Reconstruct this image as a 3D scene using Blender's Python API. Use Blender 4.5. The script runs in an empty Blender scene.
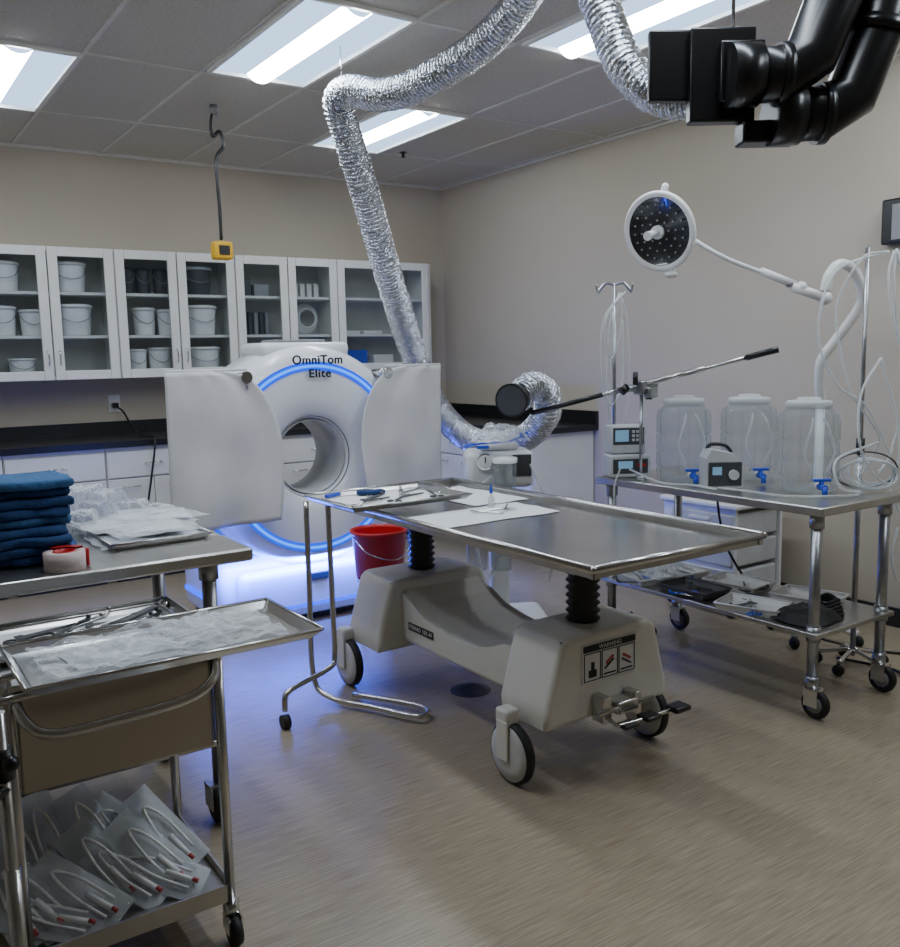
import bpy, bmesh, math, random
from mathutils import Matrix, Vector, noise, Euler
random.seed(7)
SC=bpy.context.scene
COL=SC.collection
pi=math.pi
# ---------------------------------------------------------------- materials
def nodes(name):
    m=bpy.data.materials.new(name); m.use_nodes=True
    nt=m.node_tree; b=nt.nodes['Principled BSDF']; return m,nt,b
def mat(name,col,rough=.5,metal=0.,var=.06,scale=8.,bump=0.,bscale=60.,spec=None,emit=None,es=0.,coat=0.):
    m,nt,b=nodes(name)
    tc=nt.nodes.new('ShaderNodeTexCoord'); n=nt.nodes.new('ShaderNodeTexNoise'); n.inputs['Scale'].default_value=scale; n.inputs['Detail'].default_value=4
    nt.links.new(tc.outputs['Object'],n.inputs['Vector'])
    r=nt.nodes.new('ShaderNodeValToRGB'); lo=[max(0,c*(1-var)) for c in col]; hi=[min(1,c*(1+var)) for c in col]
    r.color_ramp.elements[0].position=.3; r.color_ramp.elements[1].position=.7
    r.color_ramp.elements[0].color=(*lo,1); r.color_ramp.elements[1].color=(*hi,1)
    nt.links.new(n.outputs['Fac'],r.inputs['Fac']); nt.links.new(r.outputs['Color'],b.inputs['Base Color'])
    b.inputs['Roughness'].default_value=rough; b.inputs['Metallic'].default_value=metal
    if spec is not None: b.inputs['Specular IOR Level'].default_value=spec
    if coat: b.inputs['Coat Weight'].default_value=coat
    if emit: b.inputs['Emission Color'].default_value=(*emit,1); b.inputs['Emission Strength'].default_value=es
    if bump:
        n2=nt.nodes.new('ShaderNodeTexNoise'); n2.inputs['Scale'].default_value=bscale; n2.inputs['Detail'].default_value=3
        nt.links.new(tc.outputs['Object'],n2.inputs['Vector'])
        bp=nt.nodes.new('ShaderNodeBump'); bp.inputs['Strength'].default_value=bump; bp.inputs['Distance'].default_value=.01
        nt.links.new(n2.outputs['Fac'],bp.inputs['Height']); nt.links.new(bp.outputs['Normal'],b.inputs['Normal'])
    return m
def clear(name,tint=(.9,.93,.95),solid=.18,rough=.08,body=(.75,.78,.8),bump=0.,edge=.45,bs=22):
    m=bpy.data.materials.new(name); m.use_nodes=True; nt=m.node_tree; nt.nodes.clear()
    o=nt.nodes.new('ShaderNodeOutputMaterial'); t=nt.nodes.new('ShaderNodeBsdfTransparent'); t.inputs[0].default_value=(*tint,1)
    p=nt.nodes.new('ShaderNodeBsdfPrincipled'); p.inputs['Base Color'].default_value=(*body,1); p.inputs['Roughness'].default_value=rough
    mx=nt.nodes.new('ShaderNodeMixShader')
    lw=nt.nodes.new('ShaderNodeLayerWeight'); lw.inputs[0].default_value=.35
    ma=nt.nodes.new('ShaderNodeMath'); ma.operation='MULTIPLY_ADD'; ma.inputs[1].default_value=edge; ma.inputs[2].default_value=solid; ma.use_clamp=True
    nt.links.new(lw.outputs['Facing'],ma.inputs[0])
    if bump:
        tc=nt.nodes.new('ShaderNodeTexCoord'); n=nt.nodes.new('ShaderNodeTexNoise'); n.inputs['Scale'].default_value=bs; n.inputs['Detail'].default_value=5
        nt.links.new(tc.outputs['Object'],n.inputs['Vector']); bp=nt.nodes.new('ShaderNodeBump'); bp.inputs['Strength'].default_value=bump; bp.inputs['Distance'].default_value=.03
        nt.links.new(n.outputs['Fac'],bp.inputs['Height']); nt.links.new(bp.outputs['Normal'],p.inputs['Normal']); nt.links.new(bp.outputs['Normal'],lw.inputs['Normal'])
    nt.links.new(ma.outputs[0],mx.inputs[0]); nt.links.new(t.outputs[0],mx.inputs[1]); nt.links.new(p.outputs[0],mx.inputs[2]); nt.links.new(mx.outputs[0],o.inputs[0])
    return m
def emis(name,col,s):
    m=bpy.data.materials.new(name); m.use_nodes=True; nt=m.node_tree; nt.nodes.clear()
    o=nt.nodes.new('ShaderNodeOutputMaterial'); e=nt.nodes.new('ShaderNodeEmission'); e.inputs[0].default_value=(*col,1); e.inputs[1].default_value=s
    nt.links.new(e.outputs[0],o.inputs[0]); return m
def floor_mat():
    m,nt,b=nodes('streaked_vinyl')
    tc=nt.nodes.new('ShaderNodeTexCoord'); mp=nt.nodes.new('ShaderNodeMapping'); mp.inputs['Scale'].default_value=(7,170,1)
    n=nt.nodes.new('ShaderNodeTexNoise'); n.inputs['Scale'].default_value=1; n.inputs['Detail'].default_value=2.5; n.inputs['Roughness'].default_value=.6
    nt.links.new(tc.outputs['Object'],mp.inputs['Vector']); nt.links.new(mp.outputs[0],n.inputs['Vector'])
    r=nt.nodes.new('ShaderNodeValToRGB'); e=r.color_ramp.elements
    e[0].position=.28; e[0].color=(.215,.168,.112,1); e[1].position=.72; e[1].color=(.40,.335,.24,1)
    x=e.new(.5); x.color=(.31,.253,.176,1)
    nt.links.new(n.outputs['Fac'],r.inputs['Fac']); nt.links.new(r.outputs['Color'],b.inputs['Base Color'])
    b.inputs['Roughness'].default_value=.3
    return m
M=dict(
 wall=mat('beige_wall',(.50,.442,.355),.85,var=.02,scale=2,bump=.15,bscale=120),
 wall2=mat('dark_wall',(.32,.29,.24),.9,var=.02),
 tile=mat('ceiling_tile',(.60,.565,.50),.95,var=.10,scale=70,bump=.5,bscale=240),
 tbar=mat('ceiling_grid',(.68,.66,.61),.6),
 floor=floor_mat(),
 lensc=emis('lamp_lens',(.86,.93,1.),33), lensw=emis('lamp_wing',(.45,.68,1.),2.1),
 white=mat('white_paint',(.76,.75,.71),.4,var=.03), whitep=mat('white_plastic',(.76,.76,.75),.35,var=.02,coat=.2),
 cream=mat('offwhite_plastic',(.72,.70,.635),.4,var=.03), ctw=mat('scanner_white',(.80,.81,.83),.28,var=.015,coat=.3),
 curtain=mat('grey_vinyl',(.66,.65,.64),.55,var=.03,scale=5,bump=.35,bscale=7),
 steel=mat('stainless_steel',(.60,.59,.57),.24,1.,var=.08,scale=14,bump=.04,bscale=25),
 steelb=mat('brushed_steel',(.55,.54,.52),.30,1.,var=.12,scale=6,bump=.05,bscale=14),
 steelt=mat('polished_table_steel',(.66,.655,.64),.2,1.,var=.06,scale=4,bump=.03,bscale=5),
 drawer=mat('drawer_steel',(.46,.42,.36),.36,1.,var=.1,scale=3,bump=.03,bscale=6),
 zinc=mat('zinc_tube',(.40,.41,.43),.33,1.,var=.15,scale=30),
 chrome=mat('chrome',(.70,.70,.70),.12,1.,var=.03),
 foil=mat('aluminium_foil',(.58,.60,.64),.16,1.,var=.2,scale=60,bump=.7,bscale=80),
 black=mat('black_plastic',(.008,.008,.009),.3,var=.1), rub=mat('black_rubber',(.015,.015,.016),.6,var=.1),
 bellow=mat('black_bellows',(.014,.014,.016),.4,var=.1),
 counter=mat('black_counter',(.012,.012,.014),.3,var=.2,scale=40),
 grey=mat('grey_plastic',(.25,.25,.26),.5), dgrey=mat('dark_grey_plastic',(.05,.052,.058),.5), liner=mat('bore_grey',(.5,.5,.5),.35),
 wheelg=mat('wheel_grey',(.58,.57,.55),.45), blue=mat('blue_plastic',(.015,.07,.55),.4),
 cloth=mat('blue_cloth',(.010,.045,.15),.9,var=.3,scale=20,bump=.6,bscale=60),
 cloth2=mat('light_blue_cloth',(.025,.10,.24),.9,var=.2,scale=20,bump=.6,bscale=60),
 wcloth=mat('white_cloth',(.68,.69,.70),.85,var=.03,bump=.7,bscale=14), paper=mat('paper_white',(.74,.74,.73),.7,var=.02),
 red=mat('red_plastic',(.50,.006,.008),.35,var=.05), pinkred=mat('dull_red',(.42,.05,.05),.5), yellow=mat('yellow_box',(.75,.42,.01),.5),
 led=emis('blue_light',(.0,.075,1.),1.5), ledb=emis('blue_light_core',(.01,.20,1.),2.8), ledu=emis('blue_under_light',(.0,.05,1.),3),
 scr=mat('screen_face',(.05,.09,.14),.2,emit=(.2,.4,.6),es=.6),
 glass=clear('cabinet_glass',(.90,.92,.93),.02,.04,(.25,.28,.3),edge=.14),
 plastic=clear('clear_plastic',(.90,.93,.94),.04,.05,(.45,.48,.50),edge=.5),
 bag=clear('clear_bag',(.94,.95,.97),.10,.05,(.86,.88,.9),bump=.9,edge=.75,bs=16),
 pouch=clear('clear_pouch',(.95,.96,.97),.12,.07,(.86,.88,.9),bump=.4,edge=.6,bs=14),
 tubec=clear('clear_tube',(.92,.94,.95),.34,.2,(.82,.84,.84)),
 frost=mat('bucket_plastic',(.84,.84,.82),.4,var=.02), lidc=clear('translucent_lid',(.9,.92,.93),.42,.3,(.75,.77,.77)),
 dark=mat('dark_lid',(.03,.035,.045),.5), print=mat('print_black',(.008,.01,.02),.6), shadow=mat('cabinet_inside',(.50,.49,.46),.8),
 tape=mat('tape_pink',(.62,.50,.47),.5), lampface=mat('lamp_face',(.012,.013,.016),.25,coat=.5),
 label=mat('label_grey',(.55,.56,.57),.6), teal=mat('teal_plastic',(.05,.28,.30),.5),
)
# ---------------------------------------------------------------- builder
class B:
    def __init__(s,*mats,local=False):
        s.bm=bmesh.new(); s.mats=[M[k] for k in mats] or [M['white']]; s.mi=0; s.local=local
    def m(s,i): s.mi=i; return s
    def _fin(s,faces,smooth=False):
        for f in faces: f.material_index=s.mi; f.smooth=smooth
    def box(s,x0,x1,y0,y1,z0,z1,bev=0,seg=2,xf=None):
        c=Vector(((x0+x1)/2,(y0+y1)/2,(z0+z1)/2)); mt=Matrix.Translation(c)@Matrix.Diagonal((abs(x1-x0),abs(y1-y0),abs(z1-z0),1))
        r=bmesh.ops.create_cube(s.bm,size=1,matrix=mt); vs=r['verts']
        if bev:
            es={e for v in vs for e in v.link_edges}
            rr=bmesh.ops.bevel(s.bm,geom=list(es),offset=min(bev,.49*min(abs(x1-x0),abs(y1-y0),abs(z1-z0))),segments=seg,affect='EDGES',profile=.5)
            fs=set(rr['faces']); vs2={v for f in fs for v in f.verts}
            allf={f for v in vs2 for f in v.link_faces}; s._fin(allf,False); vs=list(vs2)
            for f in rr['faces']: f.smooth=True
        else: s._fin({f for v in vs for f in v.link_faces})
        if xf: bmesh.ops.transform(s.bm,matrix=xf,verts=vs)
        return s
    def cyl(s,p0,p1,r,r2=None,seg=20,cap=True):
        return s.sweep([p0,p1],[r,r if r2 is None else r2],seg,cap)
    def sweep(s,pts,rs,seg=12,cap=True,closed=False,sm=True):
        pts=[Vector(p) for p in pts]; n=len(pts)
        if not hasattr(rs,'__len__'): rs=[rs]*n
        T=[]
        for i in range(n):
            a=pts[(i-1)%n] if (closed or i>0) else pts[i]; b=pts[(i+1)%n] if (closed or i<n-1) else pts[i]
            t=(b-a); T.append(t.normalized() if t.length>1e-9 else Vector((0,0,1)))
        up=Vector((0,0,1)) if abs(T[0].z)<.9 else Vector((1,0,0))
        N=T[0].cross(up).normalized(); rings=[]
        for i in range(n):
            if i>0:
                N=(N-T[i]*N.dot(T[i])); N.normalize()
            Bn=T[i].cross(N)
            rings.append([s.bm.verts.new(pts[i]+(N*math.cos(2*pi*k/seg)+Bn*math.sin(2*pi*k/seg))*rs[i]) for k in range(seg)])
        fs=[]
        for i in range(n if closed else n-1):
            A=rings[i];C=rings[(i+1)%n]
            for k in range(seg):
                fs.append(s.bm.faces.new((A[k],A[(k+1)%seg],C[(k+1)%seg],C[k])))
        s._fin(fs,sm)
        if cap and not closed:
            s._fin([s.bm.faces.new(rings[0][::-1]),s.bm.faces.new(rings[-1])])
        return s
    def tube(s,pts,r,seg=8,sub=6,closed=False):
        return s.sweep(smooth(pts,sub,closed),r,seg,True,closed)
    def lathe(s,prof,c=(0,0,0),axis='z',seg=32,a0=0,a1=2*pi,close=False):
        c=Vector(c); full=abs(a1-a0-2*pi)<1e-6; ns=seg if full else seg+1; rings=[]
        for r,h in prof:
            ring=[]
            for k in range(ns):
                a=a0+(a1-a0)*k/seg; x=r*math.cos(a); y=r*math.sin(a)
                v={'z':(x,y,h),'y':(x,h,y),'x':(h,x,y)}[axis]
                ring.append(s.bm.verts.new(c+Vector(v)))
            rings.append(ring)
        fs=[]; nr=len(rings)
        for i in range(nr if close else nr-1):
            A=rings[i];C=rings[(i+1)%nr]
            for k in range(seg):
                fs.append(s.bm.faces.new((A[k],A[(k+1)%ns],C[(k+1)%ns],C[k])))
        s._fin(fs,True); return s
    def sphere(s,c,r,sc=(1,1,1),seg=16):
        rr=bmesh.ops.create_uvsphere(s.bm,u_segments=seg,v_segments=seg//2+2,radius=r,matrix=Matrix.Translation(c)@Matrix.Diagonal((*sc,1)))
        s._fin({f for v in rr['verts'] for f in v.link_faces},True); return s
    def poly(s,pts,depth,axis=(0,1,0)):
        d=Vector(axis)*depth; a=[s.bm.verts.new(Vector(p)) for p in pts]; b=[s.bm.verts.new(Vector(p)+d) for p in pts]; n=len(pts)
        fs=[s.bm.faces.new(a),s.bm.faces.new(b[::-1])]
        for i in range(n): fs.append(s.bm.faces.new((a[i],b[i],b[(i+1)%n],a[(i+1)%n])))
        s._fin(fs); return s
    def grid(s,x0,x1,y0,y1,nx,ny,fn):
        vs=[[s.bm.verts.new(Vector(fn(x0+(x1-x0)*i/nx,y0+(y1-y0)*j/ny,i/nx,j/ny))) for j in range(ny+1)] for i in range(nx+1)]
        fs=[s.bm.faces.new((vs[i][j],vs[i+1][j],vs[i+1][j+1],vs[i][j+1])) for i in range(nx) for j in range(ny)]
        s._fin(fs,True); return s
    def xf(s,mt): bmesh.ops.transform(s.bm,matrix=mt,verts=s.bm.verts); return s
    def obj(s,name,parent=None,label=None,recalc=True):
        if recalc: bmesh.ops.recalc_face_normals(s.bm,faces=s.bm.faces)
        if parent is not None and not s.local:
            s.bm.transform(base_mat(parent).inverted())
        me=bpy.data.meshes.new(name); s.bm.to_mesh(me); s.bm.free()
        for m_ in s.mats: me.materials.append(m_)
        ob=bpy.data.objects.new(name,me); COL.objects.link(ob)
        if parent is not None: ob.parent=parent
        if label: ob['label']=label
        return ob
def base_mat(o):
    m=Matrix.LocRotScale(o.location,o.rotation_euler,o.scale)
    return base_mat(o.parent)@m if o.parent else m
def smooth(pts,sub=6,closed=False):
    P=[Vector(p) for p in pts]; n=len(P); out=[]
    if n<3: return P
    for i in range(n if closed else n-1):
        p0=P[(i-1)%n] if (closed or i>0) else P[0]*2-P[1]; p1=P[i]; p2=P[(i+1)%n]
        p3=P[(i+2)%n] if (closed or i<n-2) else P[-1]*2-P[-2]
        for k in range(sub):
            t=k/sub; out.append(.5*((2*p1)+(p2-p0)*t+(2*p0-5*p1+4*p2-p3)*t*t+(3*p1-p0-3*p2+p3)*t**3))
    if not closed: out.append(P[-1])
    return out
def thing(name,label,cat,loc=(0,0,0),rz=0,group=None):
    e=bpy.data.objects.new(name,None); e.empty_display_size=.1; e.location=loc; e.rotation_euler=(0,0,rz); COL.objects.link(e)
    return tag(e,label,cat,group)
def tag(o,label,cat,group=None):
    o['label']=label; o['category']=cat
    if group: o['group']=group
    return o
def text(body,size,loc,rot,name,parent,m='print',extr=.0008,align='CENTER',width=None,bold=0):
    cu=bpy.data.curves.new('tmp','FONT'); cu.body=body; cu.size=size; cu.extrude=extr; cu.align_x=align; cu.align_y='CENTER'; cu.space_character=1.08
    t=bpy.data.objects.new('tmp',cu); COL.objects.link(t); bpy.context.view_layer.update()
    me=bpy.data.meshes.new_from_object(t.evaluated_get(bpy.context.evaluated_depsgraph_get())); bpy.data.objects.remove(t)
    me.materials.clear()
    if width:
        w=max(v.co.x for v in me.vertices)-min(v.co.x for v in me.vertices)
        for v in me.vertices: v.co.x*=width/w
    if bold:
        bm=bmesh.new()
        for i,(dx,dy) in enumerate(((bold,0),(-bold,0),(0,bold),(0,-bold),(0,0))):
            m2=me.copy(); m2.transform(Matrix.Translation((dx,dy,.0002*i))); bm.from_mesh(m2)
        bm.to_mesh(me); bm.free()
    me.materials.append(M[m])
    mt=Matrix.Translation(loc)@(rot.to_4x4() if hasattr(rot,'to_4x4') else Euler(rot).to_matrix().to_4x4())
    me.transform(base_mat(parent).inverted()@mt)
    ob=bpy.data.objects.new(name,me); COL.objects.link(ob); ob.parent=parent; return ob
def structure(o): o['kind']='structure'; return o
H=2.87; XW=4.45; YW=6.61; X0=-2.2; Y0=-2.2
# ---------------------------------------------------------------- room
structure(B('floor').box(X0-.1,XW+.1,Y0-.1,YW+.1,-.1,0).obj('floor'))
structure(B('wall').box(X0-.1,XW+.1,YW,YW+.1,0,H).obj('wall_back'))
structure(B('wall').box(XW,XW+.1,Y0-.1,YW,0,H).obj('wall_right'))
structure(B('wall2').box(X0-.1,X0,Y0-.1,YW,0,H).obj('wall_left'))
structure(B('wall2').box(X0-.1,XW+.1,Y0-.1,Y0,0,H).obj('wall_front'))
b=B('tile','tbar'); b.box(X0-.1,XW+.1,Y0-.1,YW+.1,H,H+.1); b.m(1)
for x in [3.29+.55*i for i in range(-9,3)]: b.box(x-.009,x+.009,Y0,YW,H-.006,H)
for y in [5.68-1.13*i for i in range(0,7)]: b.box(X0,XW,y-.009,y+.009,H-.0061,H)
b.box(X0,XW,YW-.02,YW,H-.02,H); b.box(XW-.02,XW,Y0,YW,H-.02,H)
structure(b.obj('ceiling'))
structure(B('rub').box(XW-.012,XW,Y0,4.58,0,.1).obj('baseboard_right'))
def troffer(x0,y0):
    x1=x0+.53;y1=y0+1.11
    t=thing('ceiling_light','white recessed ceiling light panel with glowing curved lens','ceiling light',((x0+x1)/2,(y0+y1)/2,H),group='recessed ceiling light panels')
    f=B('white'); 
    f.box(x0,x1,y0,y0+.02,H-.02,H-.001); f.box(x0,x1,y1-.02,y1,H-.02,H-.001); f.box(x0,x0+.02,y0+.02,y1-.02,H-.02,H-.001); f.box(x1-.02,x1,y0+.02,y1-.02,H-.02,H-.001); f.obj('frame',t)
    xc=(x0+x1)/2
    B('lensw').grid(x0+.02,x1-.02,y0+.02,y1-.02,12,2,lambda x,y,u,v:(x,y,H-.003)).obj('reflector',t)
    B('lensc').lathe([(.085,y0+.03),(.085,y1-.03)],(xc,0,H+.045),'y',16,a0=pi+.55,a1=2*pi-.55).obj('lens',t)
    return t
for p in [(2.75,4.55),(1.65,3.385),(.55,4.55),(2.75,2.29),(1.65,1.13),(.55,2.29),(2.75,0.03),(-.55,3.385),(3.85,1.13)]: troffer(*p)
t=thing('hanging_power_outlet','yellow power outlet box hanging on a black cord from the ceiling','power outlet',(1.9,5.1,H))
B('black').tube([(1.9,5.1,H),(1.88,5.1,H-.1),(1.885,5.1,H-.17),(1.93,5.1,H-.14),(1.945,5.1,H-.22),(1.90,5.1,H-.30),(1.905,5.1,2.3),(1.905,5.1,2.13)],.010).obj('cord',t)
B('grey').cyl((1.9,5.1,H-.05),(1.9,5.1,H),.022).obj('bracket',t)
B('yellow').box(1.85,1.96,5.06,5.14,2.02,2.12,.012).obj('outlet_box',t)
B('black').box(1.875,1.935,5.052,5.062,2.045,2.095).obj('socket',t)
t=thing('fire_sprinkler','small dark ceiling sprinkler head','sprinkler',(3.45,5.6,H))
B('black').cyl((3.45,5.6,H-.03),(3.45,5.6,H),.010).cyl((3.45,5.6,H-.005),(3.45,5.6,H),.025).cyl((3.45,5.6,H-.036),(3.45,5.6,H-.03),.016).obj('sprinkler_head',t)
# ---------------------------------------------------------------- upper cabinets
def upper(x0,x1,single=False):
    t=thing('wall_cabinet','white wall cabinet with %s'%('one wide framed glass door' if single else 'two framed glass doors'),'cabinet',((x0+x1)/2,6.6,1.34),group='white glass-door wall cabinets')
    y0,y1,z0,z1=6.30,YW-.004,1.34,2.19
    b=B('white','shadow'); b.box(x0,x0+.018,y0,y1,z0,z1); b.box(x1-.018,x1,y0,y1,z0,z1); b.box(x0+.018,x1-.018,y0,y1,z0,z0+.025); b.box(x0+.018,x1-.018,y0,y1,z1-.025,z1)
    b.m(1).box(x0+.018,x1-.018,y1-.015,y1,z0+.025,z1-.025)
    b.obj('body',t)
    for zz in (1.62,1.90): B('white').box(x0+.02,x1-.02,y0+.02,y1-.016,zz-.01,zz+.008).obj('shelf',t)
    xm=(x0+x1)/2
    for i,(a,c) in enumerate([(x0+.004,x1-.004)] if single else [(x0+.005,xm-.004),(xm+.004,x1-.005)]):
        d=B('white'); w=.06; yf=y0-.022
        d.box(a,a+w,yf,y0-.001,z0,z1,.004).box(c-w,c,yf,y0-.001,z0,z1,.004).box(a+w,c-w,yf,y0-.001,z0,z0+w,.004).box(a+w,c-w,yf,y0-.001,z1-w,z1,.004)
        dd=d.obj('door',t)
        B('glass').box(a+w,c-w,yf+.008,yf+.012,z0+w,z1-w).obj('glass_pane',dd,'clear glass pane')
        hx=c-.03 if i==0 and not single else a+.03
        B('chrome').tube([(hx,yf,1.44),(hx,yf-.025,1.45),(hx,yf-.025,1.52),(hx,yf,1.53)],.005,6,3).obj('handle',dd,'slim chrome handle')
    return t
XE=[4.08,3.25,2.435,1.6,.77,-.06]
for i in range(5): upper(XE[i+1],XE[i],i==0)
structure(B('white').box(4.08,4.12,6.32,6.6,1.34,2.19).obj('trim_1'))
def bucket(x,y,z,r=.075,h=.15,m='frost',lab='translucent white plastic bucket with lid',lid='white'):
    t=thing('storage_bucket',lab,'bucket',(x,y,z),group='buckets in the wall cabinets')
    B(m,local=True).lathe([(0,0.001),(r*.86,.001),(r*.9,.012),(r,h*.86),(r,h*.9)],seg=20).obj('bucket_body',t)
    B(lid,local=True).lathe([(r*1.0,h*.88),(r*1.07,h*.88),(r*1.07,h*.97),(r*.9,h),(0,h)],seg=20).obj('lid',t)
    B('grey',local=True).tube([(-r,-.01,h*.8),(-r*.7,-r*.85,h*.55),(0,-r*1.15,h*.42),(r*.7,-r*.85,h*.55),(r,-.01,h*.8)],.0025,5,4).obj('bail_handle',t)
    return t
S0,S1,S2=1.3655,1.6285,1.9085
for x,z,r,h in [(.94,S2,.10,.19),(1.34,S2,.11,.20),(.91,S1,.095,.19),(1.10,S1,.075,.17),(1.35,S1,.12,.205),(1.02,S0,.08,.12),(1.82,S1,.075,.19),(1.98,S1,.07,.18),(2.21,S1,.12,.21),
                (1.75,S0,.07,.17),(1.91,S0,.075,.18),(2.22,S0,.12,.18)]:
    bucket(x,6.45,z,r,h)
for x,z in [(1.72,S2),(1.83,S2),(1.95,S2)]: bucket(x,6.46,z,.05,.18,'dgrey','dark grey storage canister with lid','dark')
bucket(2.2,6.46,S2,.11,.2,'dgrey','large dark storage bin with pale lid','label')
def boxitem(x0,x1,z,h,m,name,lab,y0=6.4,y1=6.55):
    o=B(m).box(x0,x1,y0,y1,z,z+h,.008).obj(name); tag(o,lab,name.replace('_',' ')); return o
boxitem(2.52,2.60,S2,.13,'dgrey','storage_box','dark storage box on a cabinet shelf'); boxitem(2.62,2.74,S2,.09,'grey','storage_box','grey storage box on a cabinet shelf')
for k in range(5): boxitem(2.54+.045*k,2.575+.045*k,S1,.17,'dark' if k%2 else 'grey','supply_bottle','dark slim supply bottle on a cabinet shelf',6.45,6.5)
boxitem(2.54,2.74,S0,.12,'label','storage_box','grey storage box on a cabinet shelf')
for k in range(5): boxitem(2.90+.058*k,2.94+.058*k,S2+.0,.11,'white','supply_jar','small white supply jar in a cabinet row',6.45,6.49)
cb=B('frost')
for k in range(6): cb.tube([(3.06+(.07+.008*k)*math.cos(a),6.44+.01*k,S1+.125+(.07+.008*k)*math.sin(a)) for a in [j*pi/5 for j in range(10)]],.005,6,3,True)
tag(cb.obj('tubing_coil'),'coil of clear tubing standing on a cabinet shelf','tubing')
for k in range(3): boxitem(2.88+.12*k,2.98+.12*k,S0,.1,'frost','plastic_tub','pale plastic tub on a cabinet shelf')
boxitem(3.34,3.56,S0,.14,'blue','folded_drape','blue folded drape in the cabinet'); boxitem(3.62,3.8,S0,.1,'white','storage_box','white box in the cabinet')
for k in range(2): boxitem(3.33+.2*k,3.5+.2*k,S1,.03,'white','supply_packet','flat white packet on a cabinet shelf')
# ---------------------------------------------------------------- base cabinets
def basecab(x0,x1,y0,y1,face,z1=.895):
    t=thing('base_cabinet','white base cabinet with drawer over door','cabinet',((x0+x1)/2,(y0+y1)/2,0),group='white base cabinets')
    B('white','rub').box(x0,x1,y0,y1,.1,z1).m(1).box(x0+.03,x1-.03,y0+.03,y1-.03,0,.1).obj('body',t)
    def fr(n,u0,u1,a,c,hz):
        um=(u0+u1)/2
        if face=='y':
            f=B('white').box(u0,u1,y0-.02,y0-.001,a,c,.004).obj(n,t)
            B('chrome').tube([(um-.05,y0-.02,hz),(um-.045,y0-.045,hz),(um+.045,y0-.045,hz),(um+.05,y0-.02,hz)],.005,6,3).obj('handle',f)
        else:
            f=B('white').box(x0-.02,x0-.001,u0,u1,a,c,.004).obj(n,t)
            B('chrome').tube([(x0-.02,um-.05,hz),(x0-.045,um-.045,hz),(x0-.045,um+.045,hz),(x0-.02,um+.05,hz)],.005,6,3).obj('handle',f)
    a,c=(x0,x1) if face=='y' else (y0,y1)
    fr('drawer',a+.005,c-.005,.70,.87,.79)
    m_=(a+c)/2; fr('door',a+.005,m_-.003,.12,.69,.64); fr('door',m_+.003,c-.005,.12,.69,.64)
xs=[-.4,.2,.8,1.4,2.0,2.6,3.2,3.8]
for i in range(7): basecab(xs[i]+.002,xs[i+1]-.002,6.04,6.6,'y')
ys=[4.72,5.32,5.95]
for i in range(2): basecab(3.89,4.44,ys[i]+.002,ys[i+1]-.002,'x')
o=B('counter').box(-.45,XW-.001,6.0,YW-.001,.9,.94).box(3.85,XW-.001,4.68,6.0,.9,.94).box(-.45,XW-.001,YW-.022,YW-.001,.94,1.035).box(XW-.022,XW-.001,4.68,YW-.022,.94,1.035).obj('countertop')
tag(o,'black laboratory countertop with low backsplash along two walls','countertop')
t=thing('wall_outlet','white wall outlet with a black plug and hanging cord','wall outlet',(1.62,YW,1.16))
B('white').box(1.58,1.66,YW-.008,YW,1.1,1.22,.003).obj('cover_plate',t)
B('black').box(1.60,1.64,YW-.05,YW-.008,1.13,1.165,.005).tube([(1.62,YW-.05,1.14),(1.66,YW-.08,1.1),(1.68,YW-.2,1.0),(1.69,YW-.35,.955),(1.70,YW-.55,.955),(1.70,YW-.66,.93),(1.66,YW-.67,.7),(1.60,YW-.67,.4)],.007).obj('power_cord',t)
t=thing('wall_tv','black wall-mounted TV unit with pale keypad','wall tv',(XW,2.5,2.05))  # wall TV: black box with a pale plate
B('black').box(XW-.06,XW-.001,2.3,2.60,1.95,2.17,.01).obj('tv_body',t)
B('grey').box(XW-.066,XW-.06,2.47,2.54,1.97,2.14).obj('plate',t)
# ---------------------------------------------------------------- CT scanner
cx,cy,cz=2.12,4.42,.915
ct=thing('ct_scanner','white ring-shaped mobile scanner glowing with blue light arcs','ct scanner',(cx,cy+.25,0))
b=B('ctw'); b.lathe([(.205,.10),(.215,.05),(.25,.02),(.33,0),(.50,-.005),(.565,.015),(.60,.06),(.612,.16),(.605,.36),(.56,.42),(.3,.44),(.205,.40)],(cx,cy,cz),'y',72,close=True); b.obj('gantry_ring',ct)
B('liner').lathe([(.204,.06),(.199,.06),(.199,.42),(.204,.42)],(cx,cy,cz),'y',48,close=True).obj('bore_liner',ct,'grey bore liner')
B('dgrey').lathe([(.207,.098),(.207,.09),(.222,.04),(.226,.046)],(cx,cy,cz),'y',60,close=True).obj('bore_trim',ct,'dark bore edge ring')
def arc(r,w,a0,a1,y,m='led'):
    return B(m).lathe([(r-w,y),(r-w,y-.008),(r+w,y-.008),(r+w,y)],(cx,cy,cz),'y',48,a0=math.radians(a0),a1=math.radians(a1),close=True)
for a0,a1 in ((22,158),(198,335)):
    arc(.492,.022,a0,a1,-.001,'led').obj('light_arc',ct,'glowing blue light arc')
    arc(.492,.007,a0+1,a1-1,-.004,'ledb').obj('light_arc_core',ct,'brighter blue core line of the light arc')
b=B('ctw'); b.box(1.56,2.70,4.5,5.08,.05,.40,.06,4); b.box(1.66,2.60,4.44,4.62,.04,.33,.05,4); b.obj('base',ct)
B('ctw').box(1.86,2.38,4.48,4.8,1.46,1.535,.03,4).obj('top_cover',ct)
B('led').lathe([(.617,.20),(.622,.20),(.622,.28),(.617,.28)],(cx,cy,cz),'y',40,a0=math.radians(160),a1=math.radians(222),close=True).obj('side_light',ct,'glowing blue side strip')
B('ledu').box(1.62,2.62,4.425,4.437,.10,.115).obj('under_light',ct,'blue light strip along the base')
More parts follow.
